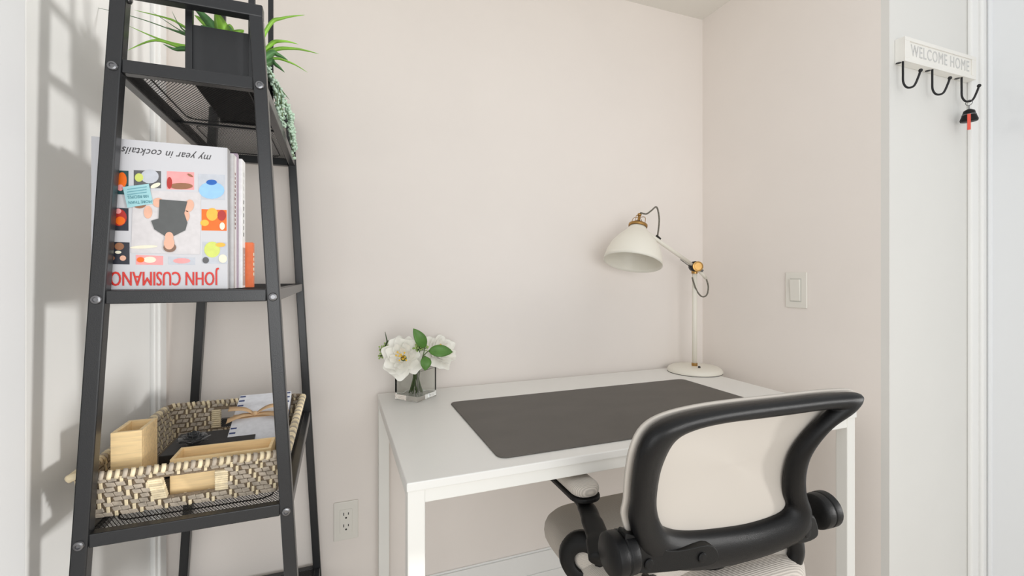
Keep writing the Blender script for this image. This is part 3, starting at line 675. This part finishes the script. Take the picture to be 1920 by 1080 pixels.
# ------------------------------------------------------------------ desk lamp
lb = Vector((1.222, 1.322, DZ)); lamp = thing('desk_lamp', 'cream desk lamp with bell shade and brass joints on the white desk', 'lamp', lb)
b = B(); lathe(b, [(.094, .0005), (.096, .002), (.096, .007), (.092, .014), (.084, .019), (.05, .0215), (0, .022)], lb, seg=48); obj('base', b, LAMPW, lamp, smooth=True)
b = B(); lathe(b, [(.0958, 0), (.0958, .0018)], lb, seg=48); obj('base_pad', b, SLOT, lamp)
b = B(); lathe(b, [(.0085, .02), (.0085, .36)], lb, seg=20); obj('pole', b, LAMPW, lamp, smooth=True)
b = B(); lathe(b, [(.0105, .021), (.0105, .032)], lb, seg=20); obj('brass_collar', b, BRASS, lamp)
b = B(); p = PZ(1293, 688, DZ+.021); lathe(b, [(.005, 0), (.004, .006), (0, .008)], (lb.x-.012, lb.y-.036, DZ+.0205), seg=10); obj('switch_knob', b, SLOT, lamp)
jt = Vector((lb.x, lb.y, H+.034)); ptop = DZ+.36
b = B(); lathe(b, [(.011, 0), (.011, jt.z-.012-ptop)], (lb.x, lb.y, ptop), seg=20); obj('brass_sleeve', b, BRASS, lamp)
hd = PY(1196, 424, 1.285); arm_dir = (hd+Vector((.045, .0, -.012))-jt); arm_top = PY(1214, 437, 1.288)
ad = (arm_top-jt).normalized(); view = Vector((-.45, -.89, 0)); sd_ = ad.cross(view).normalized()
b = B(); lathe(b, [(.019, -.013), (.019, .013)], jt, view, 24); obj('pivot_block', b, PLDK, lamp, bevel=.002)
b = B(); lathe(b, [(.0185, .013), (.0185, .019), (.013, .020), (.013, .022), (0, .022)], jt+Vector((CY, -SY, 0))*.007, view, 24); obj('pivot_knob', b, BRASS, lamp)
b = B(); lathe(b, [(.005, -.034), (.006, -.02), (.006, -.013)], jt, (ad*-1).cross(view).cross(view)*1.0, 12); obj('tension_screw', b, STEEL, lamp)
b = B(); tube(b, [jt+ad*.012, arm_top], .0068, 14); obj('arm', b, LAMPW, lamp, smooth=True)
b = B(); tube(b, [jt+ad*.02-sd_*.010, jt+ad*.075-sd_*.009], .0016, 6); obj('arm_wire', b, STEEL, lamp)
tail = PY(1324, 522, 1.325)
b = B(); tube(b, [jt-ad*.008, tail], .0062, 14); obj('arm_tail', b, LAMPW, lamp, smooth=True)
tl = [tail, PY(1328, 538, 1.325), PY(1325, 553, 1.325), PY(1316, 556, 1.32), PY(1307, 546, 1.315), PY(1301, 531, 1.312), PY(1298, 520, 1.31)]
b = B(); tube(b, smooth_path(tl, 8), .0028, 8); obj('power_cord', b, CORD, lamp, smooth=True)
up = [PY(1201, 399, 1.285), PY(1212, 401, 1.285), PY(1221, 395, 1.287), PY(1230, 388, 1.29), PY(1234, 396, 1.29), PY(1236, 415, 1.292), PY(1233, 442, 1.297)]
b = B(); tube(b, smooth_path(up, 8), .0028, 8); obj('power_cord', b, CORD, lamp, smooth=True)
b = B(); tube(b, [PY(1231, 442, 1.297), PY(1238, 448, 1.30)], .004, 8); obj('cord_grommet', b, SLOT, lamp)
rim = PY(1186, 493, 1.262); ax = (hd-rim).normalized(); sh = (hd-rim).length; RR = .0955
prof = [(RR, 0), (RR*.985, .012), (RR*.93, sh*.28), (RR*.82, sh*.48), (RR*.64, sh*.66), (RR*.46, sh*.80), (.031, sh*.92), (.026, sh)]
b = B(); lathe(b, prof+[(.024, sh-.001)]+[(r-.0022, h-.001 if h else 0) for r, h in prof[::-1][1:]]+[(RR, 0)], rim, ax, 56, cap=False); bmesh.ops.remove_doubles(b, verts=b.verts, dist=1e-5); obj('lamp_shade', b, LAMPW, lamp, smooth=True)
b = B(); lathe(b, [(.0295, -.004), (.0305, 0), (.0305, .005), (.027, .007), (.024, .007)], hd, ax, 28, cap=False); obj('shade_ring', b, BRASS, lamp, smooth=True, solid=.002)
b = B(); lathe(b, [(.019, -.002), (.019, .008), (.016, .015), (.006, .019), (0, .019)], hd, ax, 20); obj('lamp_socket', b, mat('brown_bakelite', (58, 46, 38), .4), lamp, smooth=True)
ur = ax.cross(Vector((0, -1, 0))).normalized(); ud = ax.cross(ur).normalized()
b = B()
obox(b, hd+ax*.024+ud*-.0, ax*.020, ur*.0038, ud*.003)
obj('brass_yoke', b, BRASS, lamp, bevel=.001)
b = B()
for k in range(4):
    a = k*math.pi/2+.5; dv_ = ur*math.cos(a)+ud*math.sin(a)
    tube(b, smooth_path([hd+dv_*.024+ax*.004, hd+dv_*.023+ax*.026, hd+dv_*.016+ax*.033, hd+ax*.031], 5), .0011, 6)
obj('socket_cage', b, BRASS, lamp, smooth=True)
b = B(); lathe(b, [(.006, .038), (.007, .044), (.005, .047), (0, .047)], hd, ax, 14); obj('cord_cap', b, BRASS, lamp, smooth=True)
b = B(); tube(b, smooth_path([hd+ur*.029-ax*.002, hd+ur*.034-ax*.014, arm_top], 5) if ur.x > 0 else smooth_path([hd-ur*.029-ax*.002, hd-ur*.034-ax*.014, arm_top], 5), .0034, 8); obj('shade_hinge', b, BRASS, lamp, smooth=True)

# ------------------------------------------------------------------ welcome sign with hooks and key fob
sx0, sx1, sy0, sz0, sz1 = 1.381, 1.707, .743, H+.561, H+.626
sg = thing('hook_rack', 'white wooden welcome sign with three black hooks on the wall', 'coat rack', ((sx0+sx1)/2, RY, sz0))
b = B(); box(b, (sx0, sy0+.003, sz0), (sx1, RY-.0003, sz1)); obj('board', b, SIGNW, sg, bevel=.001)
b = B()
for lo, hi in (((sx0, sy0, sz0), (sx1, sy0+.003, sz0+.010)), ((sx0, sy0, sz1-.010), (sx1, sy0+.003, sz1)), ((sx0, sy0, sz0+.010), (sx0+.02, sy0+.003, sz1-.010)), ((sx1-.02, sy0, sz0+.010), (sx1, sy0+.003, sz1-.010))): box(b, lo, hi)
obj('raised_border', b, SIGNW, sg, bevel=.0008)
o = lettering('WELCOME HOME', .036, SIGNL, sg, Matrix.Translation(((sx0+sx1)/2, sy0+.0028, (sz0+sz1)/2)) @ Matrix.Rotation(math.pi/2, 4, 'X'), sx=.86, sy=1.2, extrude=.0006, spacing=1.12)
HKX = [PY(p, 140, sy0+.006).x for p in (1693, 1748, 1803)]
for hx in HKX:
    b = B(); y0 = sy0+.006
    pts = smooth_path([(hx, y0, sz0+.001), (hx, y0, sz0-.03), (hx, y0-.001, sz0-.055), (hx+.003, y0-.008, sz0-.070), (hx+.008, y0-.020, sz0-.070), (hx+.011, y0-.028, sz0-.050), (hx+.013, y0-.032, sz0-.034)], 6)
    tube(b, pts, .0026, 8); sphere(b, pts[-1], .0048, 2); obj('hook', b, HOOK, sg, smooth=True)
    b = B(); lathe(b, [(.006, 0), (.006, .0012)], (hx-.004, y0+.008, sz0-.0014), (0, 0, 1), 10); obj('hook_foot', b, HOOK, sg)
kx = HKX[2]; kr = Vector((kx+.005, sy0+.006-.014, sz0-.072)); kf = thing('key_fob', 'black key fob with a red ribbon hanging from the last hook', 'key fob', (kr.x, kr.y, kr.z-.07))
b = B(); tube(b, [(kr.x, kr.y+.0075*math.cos(a), kr.z-.004+.0075*math.sin(a)) for a in [2*math.pi*i/20 for i in range(20)]], .0008, 6, True); obj('split_ring', b, STEEL, kf, smooth=True)
b = B(); tube(b, [(kr.x, kr.y, kr.z-.011), (kr.x, kr.y, kr.z-.022)], .0012, 6); obj('chain', b, STEEL, kf)
b = B(); kb = kr+Vector((0, 0, -.056)); lathe(b, [(.004, .034), (.012, .029), (.0145, .019), (.0195, .004), (.0185, 0), (0, -.001)], kb, (0, 0, 1), 20); fo = obj('fob_body', b, PLDK, kf, smooth=True)
b = B(); lathe(b, [(.0152, .0165), (.0156, .0175), (.015, .019)], kb, (0, 0, 1), 20, cap=False); obj('fob_band', b, STEEL, fo, smooth=True, solid=.0004)
vd = Vector((-kb.x, -kb.y, 0)).normalized(); b = B(); obox(b, kb+vd*.0195+Vector((0, 0, -.006)), vd.cross(Vector((0, 0, 1)))*.0035, vd*.0008, (0, 0, .022)); obj('ribbon', b, mat('coral_ribbon', (236, 96, 78), .7), kf)

# ------------------------------------------------------------------ office chair
XC = .652
ch = thing('office_chair', 'beige mesh office chair with black frame pushed up to the white desk', 'chair', (XC, .80, 0))
def yb(x, z):
    f = max(0, min(1, (z-(H-.43))/.2)); return .622-.077*f**1.2-.018*((x-XC)/.22)**2
def PC(px, py, dy=0):
    y = .58
    for _ in range(14):
        p = PY(px, py, y); y = .5*y+.5*yb(p.x, p.z)
    p = PY(px, py, y); p.y += dy; return p
pairs = [((1183, 985), (1243, 984)), ((1186, 945), (1232, 950)), ((1190, 897), (1235, 905)), ((1200, 848), (1245, 866)), ((1222, 807), (1268, 826)), ((1262, 783), (1308, 806)), ((1325, 767), (1362, 794)),
         ((1400, 756), (1418, 787)), ((1480, 747), (1480, 779)), ((1560, 738), (1535, 771)), ((1617, 738), (1562, 770)), ((1602, 768), (1555, 777)), ((1556, 799), (1522, 808)), ((1519, 846), (1491, 850)), ((1508, 886), (1477, 893)),
         ((1510, 925), (1475, 930)), ((1521, 962), (1480, 952)), ((1512, 1005), (1458, 969)), ((1455, 1037), (1400, 986)), ((1380, 1060), (1330, 995)), ((1300, 1072), (1285, 997)), ((1218, 1058), (1258, 993))]
outer = smooth_path([PC(*a) for a, c in pairs], 4, True); inner = smooth_path([PC(*c) for a, c in pairs], 4, True)
b = B(); rings = []; N = len(outer)
for o_, i_ in zip(outer, inner):
    d = (i_-o_); yy = Vector((0, 1, 0))
    rings.append([b.verts.new(p) for p in (o_-yy*.002, o_+d*.18-yy*.012, o_+d*.5-yy*.0145, o_+d*.85-yy*.010, i_+yy*.002, i_+yy*.014, o_+d*.5+yy*.016, o_+yy*.014)])
for k in range(N):
    A, D = rings[k], rings[(k+1) % N]
    for j in range(8): b.faces.new((A[j], A[(j+1) % 8], D[(j+1) % 8], D[j]))
obj('back_frame', b, PLBLK, ch, smooth=True, subsurf=1)
# mesh fabric stretched over the desk side of the frame
cen = sum(outer, Vector())/N; b = B(); rows = []
for k in range(13):
    f = 1.012-(k/12)*1.012; row = []
    for o_ in outer:
        p = cen+(o_-cen)*f; row.append(b.verts.new((p.x, p.y+.018+.040*(1-min(1, f)**2), p.z)))
    rows.append(row)
for A, D in zip(rows[:-1], rows[1:-1]):
    for j in range(N): b.faces.new((A[j], A[(j+1) % N], D[(j+1) % N], D[j]))
cv = b.verts.new((cen.x, cen.y+.058, cen.z))
for j in range(N): b.faces.new((rows[-2][j], rows[-2][(j+1) % N], cv))
for v in rows[-1]: b.verts.remove(v)
fixed = set(rows[0]) | set(rows[1]); mov = [v for v in b.verts if v not in fixed]
for _ in range(400): bmesh.ops.smooth_vert(b, verts=mov, factor=.5, use_axis_x=True, use_axis_y=True, use_axis_z=True)
obj('mesh_back', b, FABB, ch, smooth=True, solid=.005)
# lower back frame and lower mesh
lowR = [PC(1500, 1012, .012), PC(1506, 1045, .014), PC(1494, 1085, .02), PC(1460, 1125, .03), PC(1380, 1160, .035)]
lowL = [Vector((2*XC-p.x, p.y, p.z)) for p in lowR][::-1]
loop = smooth_path(lowR+lowL, 6)
b = B(); tube(b, loop, .017, 12, flat=(1, .75)); obj('lower_back_frame', b, PLBLK, ch, smooth=True)
b = B(); h_ = len(loop)//2; R_, L_ = loop[:h_], loop[::-1][:h_]; prev = None
for r_, l_ in zip(R_, L_):
    row = [b.verts.new(r_.lerp(l_, j/12)+Vector((0, .008+.03*math.sin(math.pi*j/12), 0))) for j in range(13)]
    if prev:
        for j in range(12): b.faces.new((prev[j], prev[j+1], row[j+1], row[j]))
    prev = row
obj('lower_mesh', b, FABS, ch, smooth=True, solid=.004)
# brackets joining the arms to the back
def PB(px, py, y): return PY(px, py, y)
yl = .598
polyL = [(1174, 1002), (1186, 1003), (1203, 1010), (1234, 1027), (1271, 1033), (1326, 1022), (1343, 1029), (1348, 1045), (1339, 1058), (1317, 1064), (1253, 1073), (1190, 1075), (1174, 1062), (1172, 1030)]
b = B(); prism(b, smooth_path([PB(x, y, yl) for x, y in polyL], 3, True), (0, .022, 0)); br = obj('arm_bracket', b, PLDK, ch, bevel=.006, seg=3)
for x, y in ((1216, 1057), (1316, 1045)):
    b = B(); lathe(b, [(.0085, -.002), (.0085, .002), (.007, .0035), (0, .0038)], PB(x, y, yl), (0, -1, 0), 18); obj('bracket_bolt', b, PLBLK, br, smooth=False)
yr = .605
polyR = [(1497, 978), (1520, 966), (1530, 970), (1536, 990), (1535, 1006), (1522, 1016), (1500, 1021), (1493, 1012), (1492, 990)]
b = B(); prism(b, smooth_path([PB(x, y, yr) for x, y in polyR], 3, True), (0, .022, 0)); br = obj('arm_bracket', b, PLDK, ch, bevel=.005, seg=3)
b = B(); lathe(b, [(.0085, -.002), (.0085, .002), (.007, .0035), (0, .0038)], PB(1513, 1000, yr), (0, -1, 0), 18); obj('bracket_bolt', b, PLBLK, br)
# hubs, arms, pads
hl = PB(1160, 1037, .614); hr = Vector((PB(1532, 952, .64).x, .64, PB(1532, 952, .64).z)); zh = hl.z
for s, hx in ((-1, hl.x), (1, hr.x)):
    c = Vector((hx, .614 if s < 0 else .632, zh if s < 0 else hr.z))
    b = B(); lathe(b, [(.028, -.024), (.033, -.020), (.034, -.004), (.0325, -.003), (.0325, -.001), (.034, 0), (.034, .016), (.029, .020), (0, .021)], c, (s, 0, 0), 32); obj('arm_hub', b, PLBLK if s < 0 else PLDK, ch, smooth=True, bevel=.001)
    zp = H-.427; padx = .447 if s < 0 else 2*XC-.447
    arm_px = [PY(1130, 1050, .655), PY(1122, 1010, .69), PY(1108, 972, .735), PY(1096, 946, .775)]
    if s > 0: arm_px = [Vector((2*XC-p.x, p.y, p.z)) for p in arm_px]
    arm_px.append(Vector((padx, .87, zp-.004)))
    b = B(); tube(b, smooth_path(arm_px, 6), [.0245]*6+[.021]*6+[.019]*6+[.016]*7, 16, flat=(.6, 1), up0=(0, -.5, .85)); obj('armrest_support', b, PLDK, ch, smooth=True)
    hwp = .031; pts = rrect(padx-hwp, .750, padx+hwp, .985, .028, 6)
    b = B(); prism(b, [(x, y, zp-.004) for x, y in pts], (0, 0, .008)); obj('armrest_tray', b, PLDK, ch, bevel=.002)
    b = B(); prism(b, [(padx+(x-padx)*.96, .866+(y-.866)*.985, zp+.004) for x, y in pts], (0, 0, .022)); obj('armrest_pad', b, FABY, ch, smooth=True, bevel=.010, seg=4)
    rcx = PY(1097, 1050, .76); axn = Vector((s*.62, -.78, 0)).normalized()
    if s > 0: rcx.x = 2*XC-rcx.x
    b = B(); lathe(b, [(.020, .010), (.030, .014), (.046, .008), (.052, -.004), (.050, -.016), (.030, -.02), (.020, -.014), (.020, .010)], rcx, axn, 32, cap=False); obj('pivot_ring', b, PLDK, ch, smooth=True)
    b = B(); lathe(b, [(.021, -.006), (.021, .002), (.012, .006), (0, .007)], rcx, axn, 24); obj('pivot_fabric_cap', b, FABS, ch, smooth=True)
# seat
b = B(); sx_, zt = .235, H-.535; rows = []
prof = [(.0, -.085), (.86, -.085), (.97, -.066), (1.0, -.04), (.975, -.016), (.9, -.003), (.6, 0), (.0, -.004)]
base_poly = rrect(-1, -1, 1, 1, .42, 6); cxs, cys, hx_, hy_ = XC, .795, .225, .200
for f, dz in prof[1:-1]:
    rows.append([b.verts.new((cxs+x*hx_*f, cys+y*hy_*f, zt+dz-(.03*max(0, (y*f-.45))**2 if dz > -.05 else 0))) for x, y in base_poly])
n = len(base_poly)
for A, D in zip(rows, rows[1:]):
    for j in range(n): b.faces.new((A[j], A[(j+1) % n], D[(j+1) % n], D[j]))
b.faces.new(rows[0][::-1]); b.faces.new(rows[-1])
obj('seat', b, FABY, ch, smooth=True, subsurf=1)
# spine behind the back, gas lift, star base, castors
b = B(); tube(b, smooth_path([(XC, .655, H-.50), (XC, .665, H-.60), (XC, .69, H-.66), (XC, .78, H-.68)], 6), .022, 10, flat=(1.5, .7)); obj('back_support', b, PLDK, ch, smooth=True)
b = B(); box(b, (XC-.09, .70, zt-.125), (XC+.09, .90, zt-.086)); obj('tilt_mechanism', b, PLDK, ch, bevel=.008)
b = B(); lathe(b, [(.027, .11), (.027, .26), (.016, .26), (.016, zt-.12)], (XC, .80, 0), seg=20); obj('gas_lift', b, STEEL, ch)
for k in range(5):
    a = 2*math.pi*k/5+.3; e = Vector((XC+.27*math.cos(a), .80+.27*math.sin(a), .075))
    b = B(); tube(b, [(XC, .80, .12), e], [.03, .017], 10); lg = obj('base_spoke', b, PLDK, ch, smooth=True)
    for s in (-1, 1):
        b = B(); lathe(b, [(.02, 0), (.028, .003), (.028, .016), (.02, .019)], e+Vector((-math.sin(a), math.cos(a), 0))*s*.004+Vector((0, 0, -.047)), (-s*math.sin(a), s*math.cos(a), 0), 18); obj('castor_wheel', b, PLDK, lg, smooth=True)
